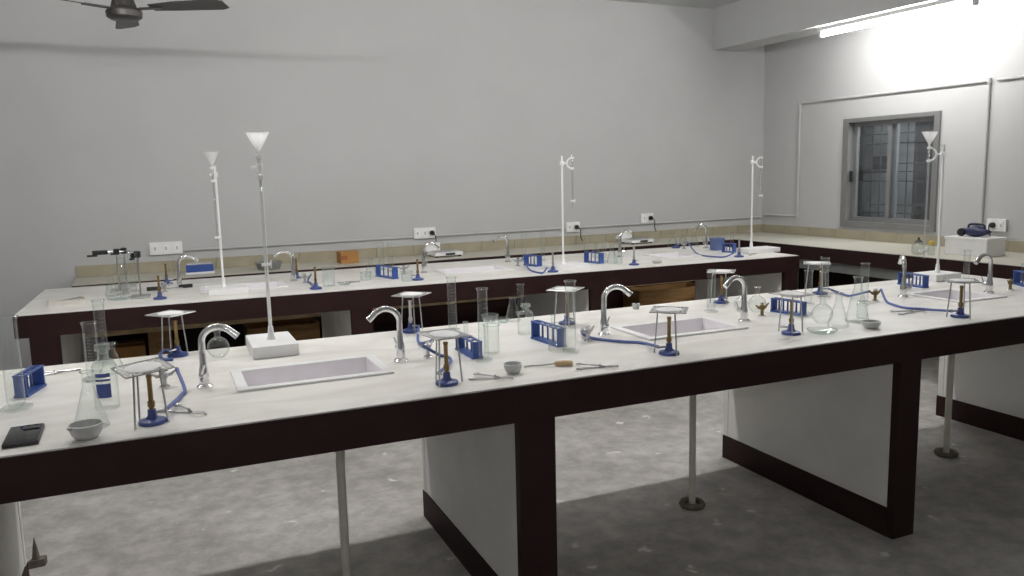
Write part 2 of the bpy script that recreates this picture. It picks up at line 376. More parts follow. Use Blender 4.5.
far_b = island('island_bench', 'far white-topped island bench with maroon front edge', FAR, 5.025, 1.10, [(.06, .19), (1.70, 1.82), (3.285, 3.41), (4.90, 5.015)])

def sink(fr, s, label):
    x0, x1, y0, y1 = s; c = fr.P((x0+x1)/2, (y0+y1)/2, TOP); t = thing('sink', label, 'sink', c, fr.a, 'sinks let into the island benches')
    hx, hy = (x1-x0)/2, (y1-y0)/2; r = .028
    w = MB(); w.box(-hx-r, hx+r, -hy-r, -hy+.004, .001, .007); w.box(-hx-r, hx+r, hy-.004, hy+r, .001, .007)
    w.box(-hx-r, -hx+.004, -hy, hy, .001, .007); w.box(hx-.004, hx+r, -hy, hy, .001, .007); w.build('rim', M_CERAM, t, False)
    w = MB(); d = .10; q = .006
    w.box(-hx+.001, -hx+q, -hy+.001, hy-.001, -d, .004); w.box(hx-q, hx-.001, -hy+.001, hy-.001, -d, .004)
    w.box(-hx+q, hx-q, -hy+.001, -hy+q, -d, .004); w.box(-hx+q, hx-q, hy-q, hy-.001, -d, .004); w.box(-hx+.001, hx-.001, -hy+.001, hy-.001, -d-q, -d)
    w.build('basin', M_BASIN, t, False)
    MB().lathe([(.004, .002), (.028, .002), (.032, -.001)], 16, at=(0, 0, -d)).build('drain', M_CHROME, t)
    return c
for fr, nm in ((NEAR, 'near'), (FAR, 'far')):
    for s, w in zip(SINKS, ('left', 'middle', 'right')):
        c = sink(fr, s, f'white-rimmed sink let into the {nm} bench, {w}most of three' if w != 'middle' else f'white-rimmed sink in the middle of the {nm} bench')
        if nm == 'near':
            ends = {'left': on_z(347, 600, 0), 'middle': on_z(692, 506, 0), 'right': on_z(946, 455, 0)}
            e = Vector((c.x+.085, c.y+.02, 0)) if w == 'left' else ends[w]
            pth = bez([(c.x, c.y, .64), (c.x, c.y, .615), (c.x+.3*(e.x-c.x), c.y+.3*(e.y-c.y), .585), (c.x+.97*(e.x-c.x), c.y+.97*(e.y-c.y), .56), (e.x, e.y, .50), (e.x, e.y, .25), (e.x, e.y, .012)], 6)
            t = thing('drain_pipe', f'beige plastic waste pipe under the near bench, {w}most of three' if w != 'middle' else 'beige plastic waste pipe midway under the near bench', 'pipe', (e.x, e.y, 0))
            MB().tube([p-Vector((e.x, e.y, 0)) for p in pth], .0155, 10).build('pipe', M_PVC, t)
            MB().ring(.045, .014, .012, 18, 6).build('floor_ring', M_RUBBLE, t)

# wall bench along the back wall and the window wall
t = thing('wall_bench', 'long beige-topped bench running round the back and window walls', 'lab bench', (0, 0, 0))
WBX0, WBY, RBX = -.43, 5.875, 4.99
MB().box(WBX0, WX-.003, WBY, WY-.003, TOP-.03, TOP).build('worktop', M_WTOP, t, False)
MB().box(RBX, WX-.003, 1.2, WBY, TOP-.03, TOP).build('worktop', M_WTOP, t, False)
MB().box(WBX0, RBX+.02, WBY-.006, WBY+.03, TOP-.115, TOP-.004).build('fascia', M_FASCIA, t, False)
MB().box(RBX-.006, RBX+.03, 1.2, WBY, TOP-.115, TOP-.004).build('fascia', M_FASCIA, t, False)
MB().box(RBX+.06, RBX+.08, 1.25, WBY-.05, TOP-.20, TOP-.08).build('drawer_rail', M_GREYP, t, False)
for x in (WBX0+.02, 1.45, 2.9, 4.72): MB().box(x, x+.12, WBY+.03, WY-.01, 0, TOP-.03).build('leg_panel', M_FASCIA, t, False)
for y in (1.25, 2.75, 4.2): MB().box(RBX+.09, WX-.01, y, y+.12, 0, TOP-.03).build('leg_panel', M_FASCIA, t, False)
MB().box(WBX0, 4.9, WBY+.005, WBY+.035, .495, .525).build('wood_rail', M_LWOOD, t, False)
MB().box(WBX0+.05, 4.9, WY-.06, WY-.02, 0, .60).build('back_board', M_FASCIA, t, False)
MB().box(WX-.05, WX-.02, 1.3, WBY-.1, 0, .72).build('back_board', M_FASCIA, t, False)
# backsplash tiles
n = 20; L = (WX-.012-WBX0)/n
for k in range(n):
    o = inst('tile', 'tile_b', lambda: MB().box(.0015, L-.0015, -.010, -.001, 0, .082, .0015).mesh('tile', M_TILE, False), t); o.location = (WBX0+k*L, WY, TOP)
n2 = 16; L2 = (WY-.012-1.2)/n2
for k in range(n2):
    o = inst('tile', 'tile_r', lambda: MB().box(-.010, -.001, .0015, L2-.0015, 0, .082, .0015).mesh('tile', M_TILE, False), t); o.location = (WX, 1.2+k*L2, TOP)

# crates stored below the wall bench
def crate(px0, py0, px1, py1, label, wood=True, depth=.26):
    a = on_y(px0, py1, WBY+.05); b = on_y(px1, py0, WBY+.05); z1 = max(.12, b.z); wd = b.x-a.x
    t = thing('wooden_crate' if wood else 'cardboard_carton', label, 'crate' if wood else 'carton', ((a.x+b.x)/2, WBY+.05+depth/2, 0)); h = wd/2; m = M_WOOD if wood else M_CARD
    if wood:
        nb = 4
        for s in (-1, 1):
            for k in range(nb): MB().box(-h, h, s*depth/2-.006, s*depth/2+.006, k*z1/nb+.003, (k+1)*z1/nb-.003).build('slat', m, t, False)
            MB().box(s*h-.01, s*h+.01, -depth/2, depth/2, 0, z1).build('side_board', m, t, False)
        MB().box(-h, h, -depth/2, depth/2, .004, .014).build('bottom_board', m, t, False)
    else:
        MB().box(-h, h, -depth/2, depth/2, 0, z1, .004).build('box_body', m, t, False)
        MB().box(-h+.002, h-.002, -.025, .025, z1, z1+.002).build('tape', M_LWOOD, t, False)
    return t
crate(112, 345, 145, 360, 'low brown carton on the floor at the left end of the back-wall bench', False)
crate(152, 327, 170, 365, 'upright brown wooden crate left of the leftmost far sink, under the back-wall bench')
crate(250, 322, 318, 350, 'brown wooden crate under the back-wall bench, beside the white far leg')
crate(640, 285, 704, 320, 'wide orange-brown wooden crate under the right end of the back-wall bench')

# ================================================================== apparatus builders
def tripod(p, label, rz=0., h=.155, size=.125, tilt=0):
    t = thing('tripod_stand', label, 'tripod', p, rz)
    def leg():
        return MB().tube([(.052, 0, 0), (.040, 0, h-.004)], .0028, 7).mesh('leg', M_STEEL)
    for k in range(3):
        o = inst('leg', f'tleg{h}', leg, t); o.rotation_euler = (0, 0, radians(90+120*k))
    inst('top_ring', f'tring{h}', lambda: MB().ring(.043, .003, h-.003, 24, 6).mesh('top_ring', M_STEEL), t)
    return t
def gauze(p, label, rz=0., h=.155, s=.124, tilt=(0, 0)):
    t = thing('wire_gauze', label, 'wire gauze', (p[0], p[1], p[2]+h+.0008), rz)
    t.rotation_euler = (tilt[0], tilt[1], rz)
    def net():
        m = MB(); n = 9
        for k in range(n+1):
            v = -s/2+s*k/n
            m.box(v-.0024, v+.0024, -s/2, s/2, 0, .0012); m.box(-s/2, s/2, v-.0024, v+.0024, .0006, .0018)
        return m.mesh('mesh', M_GAUZE, False)
    inst('mesh', 'gauze', net, t)
    inst('edge_wire', 'gedge', lambda: MB().tube([(-s/2, -s/2, .001), (s/2, -s/2, .001), (s/2, s/2, .001), (-s/2, s/2, .001), (-s/2, -s/2, .001)], .0022, 6).mesh('edge_wire', M_STEEL), t)
    inst('ceramic_disc', 'gdisc', lambda: MB().lathe([(.046, .0019), (.047, .003), (.044, .0042)], 24, True, True).mesh('ceramic_disc', M_CERAGAUZE), t)
    return t
def burner(p, label, rz=0., m=None, sc=1.):
    t = thing('bunsen_burner', label, 'burner', p, rz); t.scale = (sc, sc, sc)
    m = m or M_BRASS
    inst('base', 'bbase', lambda: MB().lathe([(.036, 0), (.037, .004), (.035, .010), (.018, .014), (.012, .022), (.0105, .040)], 24, True, True).mesh('base', M_BLUE), t)
    inst('barrel', 'bbar'+m.name, lambda: MB().lathe([(.0065, .040), (.0065, .125), (.0078, .127), (.0078, .135)], 14, True, True).mesh('barrel', m), t)
    inst('air_collar', 'bcol'+m.name, lambda: MB().lathe([(.0095, .046), (.0095, .062)], 14, True, True).mesh('air_collar', m), t)
    inst('gas_inlet', 'binl', lambda: MB().tube([(.008, 0, .028), (.03, 0, .028), (.045, 0, .028)], [.0045, .0045, .0035], 8).mesh('gas_inlet', M_STEEL), t)
    return t
def faucet(p, label, ang, s=1.):     # ang: direction of the spout
    t = thing('faucet', label, 'faucet', p, ang); t.scale = (s, s, s)
    inst('flange', 'fflange', lambda: MB().lathe([(.027, 0), (.027, .005), (.018, .012)], 20, True, True).mesh('flange', M_CHROME), t)
    inst('body', 'fbody', lambda: MB().lathe([(.015, .010), (.017, .03), (.016, .055), (.0125, .075), (.011, .13)], 16, True, True).mesh('body', M_CHROME), t)
    def sp():
        pts = [(0, 0, .12)]
        for k in range(11):
            a = pi-pi*.78*k/10; pts.append((.055+.055*cos(a), 0, .155+.050*sin(a)))
        e = Vector(pts[-1]); dd = (e-Vector(pts[-2])).normalized(); pts.append(tuple(e+dd*.028))
        return MB().tube(pts, [.0115]*(len(pts)-1)+[.0125], 12).mesh('spout', M_CHROME)
    inst('spout', 'fspout', sp, t)
    h = inst('handle', 'fhandle', lambda: MB().tube([(0, -.012, .045), (0, -.034, .048), (0, -.040, .052)], [.011, .011, .008], 12).mesh('handle', M_CHROME), t)
    inst('lever', 'flever', lambda: MB().tube([(0, -.036, .05), (.012, -.040, .085)], [.0045, .0035], 8).mesh('lever', M_CHROME), h)
    return t
def gas_tap(p, label, rz=0., m=None):
    m = m or M_BRASS; t = thing('gas_tap', label, 'gas tap', p, rz); t.scale = (.8, .8, .8)
    inst('flange', 'gfl'+m.name, lambda: MB().lathe([(.022, 0), (.022, .004), (.012, .010)], 16, True, True).mesh('flange', M_CHROME), t)
    inst('stem', 'gst'+m.name, lambda: MB().lathe([(.009, .008), (.009, .035), (.015, .038), (.015, .058), (.008, .064)], 14, True, True).mesh('stem', m), t)
    for s in (-1, 1):
        inst('nozzle', f'gno{s}'+m.name, lambda: MB().tube([(s*.010, 0, .048), (s*.03, 0, .048), (s*.036, 0, .054), (s*.056, 0, .066)], [.008, .0075, .006, .004], 10).mesh('nozzle', m), t)
    inst('handle', 'gha', lambda: MB().box(-.016, .016, -.003, .003, .064, .074, .001).mesh('handle', M_CHROME), t)
    return t
def hose(pts, label, r=.0055, m=None):
    c = Vector(pts[0]); t = thing('rubber_hose', label, 'hose', (c.x, c.y, TOP))
    path = bez([Vector(p)-Vector((c.x, c.y, TOP)) for p in pts], 8)
    for q in path: q.z = max(q.z, r+.0004)
    MB().tube(path, r, 8).build('tube', m or M_HOSE, t)
    for e, q in ((path[0], path[1]), (path[-1], path[-2])):
        d = (q-e).normalized(); MB().tube([e, e+d*.012], r*1.18, 8).build('cuff', m or M_HOSE, t)
    return t
def cylinder_grad(p, label, h, r, rz=0., lean=0):
    t = thing('measuring_cylinder', label, 'measuring cylinder', p, rz)
    MB().prism([(r*1.75*cos(pi/3*k), r*1.75*sin(pi/3*k)) for k in range(6)], 0, .009).build('hexagonal_foot', M_GLASS, t, False)
    MB().lathe([(r*.8, .009), (r*.9, .016), (r, .024), (r, h-.010), (r*1.16, h)], 22, True).build('glass_tube', M_GLASS, t)
    MB().ring(r*1.16, .0017, h, 22, 5).build('rim', M_GLASSG, t)
    g = MB(); nt_ = 12
    for k in range(nt_):
        z = .04+(h-.075)*k/(nt_-1); w = .9 if k % 3 == 0 else .5
        a0 = radians(-115-IA); vs = []
        for j in range(5):
            a = a0-w*.5+w*j/4; vs.append((cos(a)*(r+.0004), sin(a)*(r+.0004)))
        for (xa, ya), (xb, yb) in zip(vs, vs[1:]):
            q = [g.bm.verts.new(v) for v in ((xa, ya, z), (xb, yb, z), (xb, yb, z+.0006), (xa, ya, z+.0006))]; g.bm.faces.new(q)
    g.build('graduation_marks', M_PORC, t, False)
    return t
def vessel(kind, prof, p, label, cat, rim=None, glass=None, rz=0, seg=24):
    t = thing(kind, label, cat, p, rz)
    MB().lathe(prof, seg, True).build('glass_body', glass or M_GLASS, t)
    r, z = prof[-1]; MB().ring(r, .0019, z, 24, 5).build('rim', M_GLASSG, t)
    return t
def conical(p, label, h=.13, r=.04, neck=.014):
    pr = [(r*.85, 0), (r, .004), (r*.99, .010), (neck*1.35, h*.66), (neck, h*.76), (neck, h*.96), (neck*1.25, h)]
    return vessel('conical_flask', pr, p, label, 'flask')
def florence(p, label, R=.038, h=.13, neck=.011, kind='round_flask'):
    pr = [(R*.45, 0)]
    for k in range(1, 11):
        a = -pi/2+.5+(pi-.5-.32)*k/10; pr.append((R*cos(a), R*.92+R*sin(a)))
    zt = pr[-1][1]; pr += [(neck, zt+.012), (neck, h-.006), (neck*1.4, h)]
    return vessel(kind, pr, p, label, 'flask')
def beaker(p, label, h=.09, r=.033, g=None):
    return vessel('beaker', [(r*.9, 0), (r, .005), (r, h-.006), (r*1.07, h)], p, label, 'beaker', glass=g)
def bottle(p, label, h=.17, r=.032, mark=True):
    t = vessel('reagent_bottle', [(r*.92, 0), (r, .004), (r, h*.66), (r*.8, h*.74), (r*.42, h*.79), (r*.42, h*.90), (r*.62, h*.92)], p, label, 'bottle')
    MB().lathe([(r*.34, h*.86), (r*.36, h*.93), (r*.62, h*.94), (r*.62, h)], 16, True, True).build('stopper', M_GLASSG, t)
    if mark:
        g = MB(); vs = []
        for j in range(7):
            a = radians(-135)+radians(70)*j/6; vs.append((cos(a)*(r+.0006), sin(a)*(r+.0006)))
        for (xa, ya), (xb, yb) in zip(vs, vs[1:]):
            for z0, z1 in ((h*.52, h*.58), (h*.46, h*.49), (h*.20, h*.42)):
                g.bm.faces.new([g.bm.verts.new(v) for v in ((xa, ya, z0), (xb, yb, z0), (xb, yb, z1), (xa, ya, z1))])
        g.build('printed_label', M_MARK, t)
    return t
def dish(p, label, r=.036, h=.026, m=None, kind='evaporating_dish', cat='dish', lip=True):
    t = thing(kind, label, cat, p); pr = [(r*.45, 0)]
    for k in range(1, 7): a = k/6; pr.append((r*(.45+.55*sin(a*pi/2)), h*(1-cos(a*pi/2))))
    inner = [(q*.93, z+h*.10) for q, z in pr[::-1]][:-1]
    MB().lathe(pr+[(r*1.02, h*1.05)]+inner+[(.002, h*.14)], 24, True, True).build('bowl', m or M_PORC, t)
    if lip: MB().box(-r*1.15, -r*.92, -.006, .006, h*.93, h*1.06).xf(Matrix.Rotation(.6, 4, 'Z')).build('spout_lip', m or M_PORC, t, False)
    return t
def tongs(p, label, rz=0., L=.13):
    t = thing('crucible_tongs', label, 'tongs', p, rz)
    for s in (-1, 1):
        pts = bez([(-L*.5, s*.022, .004+.004*(s > 0)), (-L*.2, s*.012, .004+.004*(s > 0)), (.01, 0, .004+.004*(s > 0)), (L*.28, -s*.014, .004+.004*(s > 0)), (L*.5, -s*.002, .004+.004*(s > 0))], 5)
        a = MB().tube(pts, .0028, 7).build('arm', M_STEEL, t)
        MB().ring(.010, .0022, .004+.004*(s > 0), 14, 5, at=(-L*.5-.009, s*.026)).build('finger_loop', M_STEEL, a)
    MB().lathe([(.004, 0), (.004, .014)], 8, True, True).build('rivet', M_STEEL, t)
    return t
def rack(pa, pb, label, h=.075, n=6, w=.042):
    a, b = Vector(pa), Vector(pb); L = (b-a).length; ang = atan2(b.y-a.y, b.x-a.x)
    t = thing('test_tube_rack', label, 'test tube rack', (a+b)/2, ang)
    MB().box(-L/2, L/2, -w/2, w/2, 0, .008, .0015).build('base', M_RACK, t, False)
    for s in (-1, 1): MB().box(s*(L/2-.005)-.004, s*(L/2-.005)+.004, -w*.42, w*.42, .008, h-.004).build('end_upright', M_RACK, t, False)
    tp = MB(); yy = w*.46; st = (L-.004)/n
    tp.box(-L/2, L/2, -yy, -.010, h-.004, h); tp.box(-L/2, L/2, .010, yy, h-.004, h)
    for k in range(n+1): x = -L/2+.002+st*k; tp.box(x-.003, x+.003, -.010, .010, h-.004, h)
    tp.build('top_plate', M_RACK, t, False)
    for k in range(1, n): MB().lathe([(.0042, .008), (.0038, h*.80), (.002, h*.84)], 8, True, True, at=(-L/2+st*k, w*.30, 0)).build('drying_peg', M_RACK, t)
    return t
def test_tube(p, label, h=.11, r=.0075):
    return vessel('test_tube', [(.002, 0), (r*.6, .0015), (r*.92, .005), (r, .010), (r, h-.003), (r*1.2, h)], p, label, 'test tube', seg=14)
def burette_stand(p, label, burette_label, funnel_label, rz=0., armdir=-pi/2, H=.74, base=(.16, .25, .045), off=(0, 0), bh=.55, z_b=.16):
    t = thing('burette_stand', label, 'stand', p, rz); bx, by, bz = base
    MB().box(-bx/2, bx/2, -by/2, by/2, 0, bz, .004).build('base', M_WHITEP, t, False)
    MB().lathe([(.018, bz-.001), (.013, bz+.012), (.009, bz+.05)], 16, True, True, at=(off[0], off[1], 0)).build('socket', M_WHITEP, t)
    MB().tube([(off[0], off[1], bz), (off[0], off[1], H)], .0068, 12).build('rod', M_WHITEP, t)
    zc = H-.05; R = Matrix.Translation((off[0], off[1], zc)) @ Matrix.Rotation(armdir-rz, 4, 'Z')
    cl = MB().box(-.014, .014, -.012, .012, -.014, .014, .003).xf(R).build('clamp_boss', M_WHITEP, t, False)
    MB().tube([(.01, 0, 0), (.034, 0, 0)], .005, 8).xf(R).build('clamp_arm', M_WHITEP, cl)
    arc = [(.070-.036*cos(a), 0, .036*sin(a)) for a in [radians(-82+164*k/12) for k in range(13)]]
    MB().tube(arc, .0052, 8).xf(R).build('clamp_bow', M_WHITEP, cl)
    for z in (-.036, .036): MB().box(.060, .082, -.011, .011, z-.007, z+.007, .003).xf(R).build('clamp_jaw', M_WHITEP, cl, False)
    MB().tube([(0, -.012, 0), (0, -.03, 0)], [.007, .006], 8).xf(R).build('clamp_screw', M_WHITEP, cl)
    # burette
    w = Vector((off[0]*cos(rz)-off[1]*sin(rz), off[0]*sin(rz)+off[1]*cos(rz), 0))+Vector((cos(armdir)*.071, sin(armdir)*.071, 0))
    bp = Vector(p)+w; ztop = H+.0; z0 = ztop-bh
    bt = thing('burette', burette_label, 'burette', (bp.x, bp.y, bp.z+z0))
    MB().lathe([(.0018, -.055), (.0025, -.03), (.0045, -.012), (.0048, .0), (.0058, .012), (.0058, bh-.004), (.0068, bh)], 12, True).build('glass_tube', M_GLASSW, bt)
    sc = MB().tube([(-.016, 0, -.006), (.016, 0, -.006)], .006, 10).build('stopcock', M_WHITEP, bt)
    MB().box(.016, .020, -.004, .004, -.020, .008).build('tap_key', M_WHITEP, sc, False)
    if funnel_label:
        ft = thing('funnel', funnel_label, 'funnel', (bp.x, bp.y, bp.z+ztop))
        MB().lathe([(.0042, -.045), (.0046, .002), (.007, .008), (.040, .070), (.0405, .073)], 24, False).build('cone', M_FUNNEL, ft)
        MB().ring(.0405, .0016, .073, 24, 5).build('rim', M_WHITEP, ft)
    return t
M_GLASSW = glass_mat('frosted_burette', tint=(.93, .95, .95), base=.30, edge=.6)

Z = lambda px, py: on_z(px, py, TOP)
ND = NEAR.a
# ------------------------------------------------------------------ near bench: faucets, taps
RIGHT, LEFT = ND, ND+pi
for px, py, a, lb in (
        (205, 387, RIGHT-.25, 'chrome swan-neck faucet left of the leftmost near sink'),
        (401, 361, LEFT+.05, 'chrome swan-neck faucet right of the leftmost near sink'),
        (604, 335, RIGHT-.2, 'chrome swan-neck faucet left of the middle near sink'),
        (744, 321, LEFT+.1, 'chrome swan-neck faucet right of the middle near sink'),
        (903, 297, RIGHT+.9, 'chrome swan-neck faucet left of the rightmost near sink'),
        (989, 293, LEFT, 'chrome swan-neck faucet right of the rightmost near sink')):
    faucet(Z(px, py), lb, a, .94)
taps = {}
for k, px, py, rz, m, lb in (
        ('a', 165, 387, .4, M_STEEL, 'dull metal gas tap beside the leftmost front tripod'),
        ('b', 428, 357, .8, M_STEEL, 'dull metal gas tap right of the second near faucet'),
        ('c', 588, 341, .5, M_STEEL, 'metal gas tap left of the middle near sink'),
        ('d', 762, 316, .2, M_BRASS, 'brass gas tap left of the six-peg blue rack'),
        ('e', 875, 301, .1, M_BRASS, 'brass gas tap left of the rightmost near sink'),
        ('f', 1010, 290, .3, M_BRASS, 'brass gas tap at the right edge, beside the last near faucet')):
    taps[k] = (Z(px, py), rz); gas_tap(Z(px, py), lb, rz, m)
def noz(k, s):
    p, rz = taps[k]; return p+Vector((s*.043*cos(rz), s*.043*sin(rz), .0515))
# ------------------------------------------------------------------ tripods with gauze and burners
def inlet(p, rz): return Vector(p)+Vector((.040*cos(rz), .040*sin(rz), .028))
B = {}
for k, tpx, tpy, px, py, rz, trz, tilt, lb, wh in (
        ('1', 148, 424, 153, 423, .5, .3, (.05, -.06), 'at the front edge left of the leftmost near sink', 'front left'),
        ('2', 174, 354, 178, 356, -2.2, .75, (0, 0), 'at the back edge left of the leftmost near sink', 'rear left'),
        ('3', 413, 331, 411, 332, -.9, .8, (0, 0), 'at the back edge behind the second near faucet', 'rear'),
        ('4', 446, 383, 447, 384, 1.9, .2, (.04, .03), 'at the front edge right of the leftmost near sink', 'front'),
        ('5', 566, 325, 567, 324, -1.4, .7, (0, 0), 'at the back edge left of the third near faucet', 'rear'),
        ('6', 669, 353, 669, 354, 2.9, .85, (0, 0), 'at the front edge before the middle near sink', 'front'),
        ('7', 721, 303, 721, 303, -1.5, .8, (0, 0), 'at the back edge behind the fourth near faucet', 'rear'),
        ('8', 791, 333, 791, 334, 2.4, .25, (.03, .02), 'at the front edge before the six-peg blue rack', 'front'),
        ('9', 816, 293, 820, 294, -.6, .8, (0, 0), 'at the back edge behind the tall-necked flask', 'rear'),
        ('0', 960, 317, 960, 317, 2.9, .8, (0, 0), 'at the front edge before the rightmost near sink', 'front')):
    p = Z(tpx, tpy); tripod(p, f'steel tripod standing {lb}', trz+.1)
    gauze(p, f'square wire gauze on the tripod {lb}', trz, tilt=tilt)
    q = Z(px, py); B[k] = inlet(q, rz); burner(q, f'blue-based bunsen burner under the tripod {lb}', rz, M_BRASS if k in '168' else M_STEEL if k in '3' else M_BRASS)
lift = lambda px, py, h=.0065: Z(px, py)+Vector((0, 0, h))
hose([noz('a', 1), lift(185, 392), lift(180, 399), B['1']], 'short blue hose to the burner at the near bench front left')
hose([B['2'], lift(166, 352), lift(160, 356), lift(164, 361), lift(173, 361)], 'curled violet-blue hose of the burner at the rear left tripod')
hose([B['3'], lift(419, 344), noz('b', 1)], 'short blue hose from the burner behind the second near faucet')
hose([noz('b', -1), lift(440, 357), lift(451, 362), B['4']], 'short blue hose to the front burner right of the leftmost near sink')
hose([noz('c', -1), lift(583, 336), lift(594, 340), lift(620, 343), lift(645, 345), B['6']], 'long blue hose lying before the middle near sink')
hose([B['9'], lift(834, 292), lift(848, 297), noz('e', -1)], 'blue hose running from the rear right tripod to a brass tap')
hose([noz('e', 1), lift(888, 304), lift(905, 309), lift(930, 311), B['0']], 'long dark blue hose lying before the rightmost near sink')
# ------------------------------------------------------------------ near bench glassware
for px, py, h, r, lb in (
        (17, 409, .275, .0245, 'wide measuring cylinder at the left edge beside a blue rack'),
        (94, 380, .195, .0205, 'measuring cylinder behind the leftmost conical flask'),
        (104, 364, .235, .0185, 'tall measuring cylinder rearmost in the left glass cluster'),
        (453, 331, .228, .0185, 'tall measuring cylinder at the back edge left of a blue rack'),
        (484, 361, .258, .0175, 'tall measuring cylinder just right of the small blue rack'),
        (521, 314, .140, .0150, 'short measuring cylinder behind small conical flasks'),
        (571, 352, .262, .0185, 'tall measuring cylinder in front of the rear tripod by the long blue rack'),
        (711, 312, .195, .0185, 'measuring cylinder left of the rear tripod behind the fourth near faucet'),
        (824, 298, .200, .0185, 'measuring cylinder right of the rear right tripod'),
        (808, 305, .165, .0175, 'measuring cylinder left of the tall-necked flask'),
        (864, 303, .190, .0175, 'measuring cylinder behind the brass tap and wide-necked flask'),
        (966, 280, .165, .0165, 'measuring cylinder behind the rightmost front tripod')):
    cylinder_grad(Z(px, py), lb, h, r, random.random())
conical(Z(92, 428), 'clear conical flask behind the grey dish at lower left', .155, .044, .013)
conical(Z(113, 373), 'small conical flask rearmost right in the left glass cluster', .105, .04, .0135)
bottle(Z(108, 408), 'clear reagent bottle with blue print in the left glass cluster', .19, .033)
test_tube(Z(100, 398), 'upright glass tube beside the blue-printed bottle', .085, .011)
florence(Z(219, 357), 'round glass flask seen through the leftmost near faucet', .040, .098, .010)
conical(Z(513, 321), 'small conical flask behind the stoppered bottle near the long rack', .105, .034, .014)
bottle(Z(526, 334), 'stoppered clear bottle left of the long blue rack', .125, .033, False)
beaker(Z(492, 353), 'tall clear beaker right of the small blue rack', .105, .028)
beaker(Z(557, 351), 'clear beaker before the long blue rack', .10, .031)
florence(Z(741, 309), 'small round flask between the fourth near faucet and its tripod', .030, .085, .009)
florence(Z(757, 312), 'round flask with flared neck left of the six-peg rack', .040, .115, .010)
florence(Z(822, 323), 'large tall-necked round flask with flat base on the near bench right', .043, .215, .0105, 'tall_necked_flask')
conical(Z(838, 327), 'clear conical flask between tall-necked flask and wide-necked flask', .14, .042, .013)
conical(Z(857, 322), 'wide-necked conical flask beside the brass tap', .19, .048, .016)
beaker(Z(862, 318), 'small clear beaker before the wide-necked conical flask', .06, .022)
dish(Z(822, 333), 'flat clear glass dish before the tall-necked flask', .058, .014, M_GLASSG, 'petri_dish', 'dish', False)
dish(Z(800, 316), 'shallow clear glass dish behind the six-peg rack', .05, .014, M_GLASSG, 'petri_dish', 'dish', False)
dish(Z(490, 322), 'upturned glass bowl at the back edge behind the small blue rack', .038, .032, M_GLASSG, 'glass_bowl', 'bowl', False)
dish(Z(503, 323), 'small glass bowl right of the upturned one', .028, .022, M_GLASSG, 'glass_bowl', 'bowl', False)
dish(Z(87, 438), 'grey porcelain dish at the front edge, lower left', .040, .036)
dish(Z(513, 373), 'small grey porcelain dish beside the wooden-handled tool', .030, .030)
dish(Z(871, 328), 'grey-green porcelain dish at the front edge on the right', .036, .026)
tongs(Z(55, 374), 'steel tongs lying at the back edge left of the glass cluster', .1, .16)
tongs(Z(189, 413), 'steel tongs lying right of the leftmost front tripod', -.9, .13)
tongs(Z(495, 379), 'steel tongs lying at the front edge left of the small grey dish', -.7, .12)
tongs(Z(600, 368), 'steel tongs lying right of the wooden-handled tool', -.5, .12)
tongs(Z(912, 313), 'steel tongs lying at the front edge before the rightmost sink', -.2, .14)
# wooden-handled spoon
a, b = Z(524, 367), Z(573, 366); t = thing('handled_spatula', 'metal spatula with a light wooden handle at the front edge', 'spatula', (a+b)/2, atan2(b.y-a.y, b.x-a.x)); L = (b-a).length
MB().tube([(L*.12, 0, .010), (L*.17, 0, .010), (L*.33, 0, .011), (L*.48, 0, .010), (L*.5, 0, .010)], [.006, .009, .0095, .009, .006], 12).build('handle', M_LWOOD, t)
MB().tube([(L*.14, 0, .010), (-.12*L, 0, .005), (-.42*L, 0, .003)], .0026, 7).build('shaft', M_STEEL, t)
MB().box(-.5*L, -.40*L, -.008, .008, .001, .004, .001).build('blade', M_STEEL, t, False)
# small rubber stopper
t = thing('rubber_stopper', 'small grey rubber stopper at the back edge behind the middle sink', 'stopper', Z(636, 309))
MB().lathe([(.015, 0), (.020, .026)], 16, True, True).build('plug', M_PORC, t); MB().lathe([(.004, .026), (.004, .030)], 10, True, True).build('stub', M_BLACK, t)
# phone
t = thing('mobile_phone', 'black mobile phone lying face down at the lower left edge', 'phone', (-.316, 2.366, TOP), pi/2)
MB().box(-.080, .080, -.040, .040, 0, .012, .003).build('body', M_BLACK, t)
MB().box(-.078, .078, -.038, .038, .0118, .0126, .0003).build('back_cover', M_PHONE, t)
c = MB().box(.035, .070, -.032, .006, .0125, .0155, .0012).build('camera_bump', M_BLACK, t)
for y in (-.024, -.006): MB().lathe([(.005, .0154), (.005, .0164)], 12, True, True, at=(.056, y, 0)).build('lens', M_PHONE, c)
# racks
def rack_px(a, b, label, h=.07, n=6, tubes=(), tl=None, w=.042):
    A, Bp = Z(*a), Z(*b); t = rack(A, Bp, label, h, n, w)
    d = (Bp-A); L = d.length; ang = atan2(d.y, d.x)
    for i, k in enumerate(tubes):
        u = ((k+.5)/n-.5)*(L-.004); c = (A+Bp)/2
        test_tube(Vector((c.x+u*cos(ang), c.y+u*sin(ang), TOP+.009)), f'{tl}, {("first", "second", "third", "fourth", "fifth", "sixth")[i]} from its left', .105, .0078)
rack_px((21, 398), (40, 386), 'blue test tube rack at the left edge beside a wide measuring cylinder', .07, 5)
rack_px((460, 349), (478, 359), 'small blue test tube rack behind the front tripod right of the first sink', .062, 4, (1,), 'glass test tube in the small blue rack')
rack_px((535, 338), (562, 347), 'long blue test tube rack left of the third near faucet', .072, 5, (3,), 'glass test tube in the long blue rack')
rack_px((773, 311), (804, 316), 'blue six-peg test tube rack right of the fourth near faucet', .062, 7)
rack_px((900, 284), (926, 288), 'blue test tube rack with light gaps by the fifth near faucet', .066, 7)
rack_px((1016, 284), (1036, 289), 'blue test tube rack cut off at the right edge', .075, 5, (1, 2), 'glass test tube in the rack at the right edge')
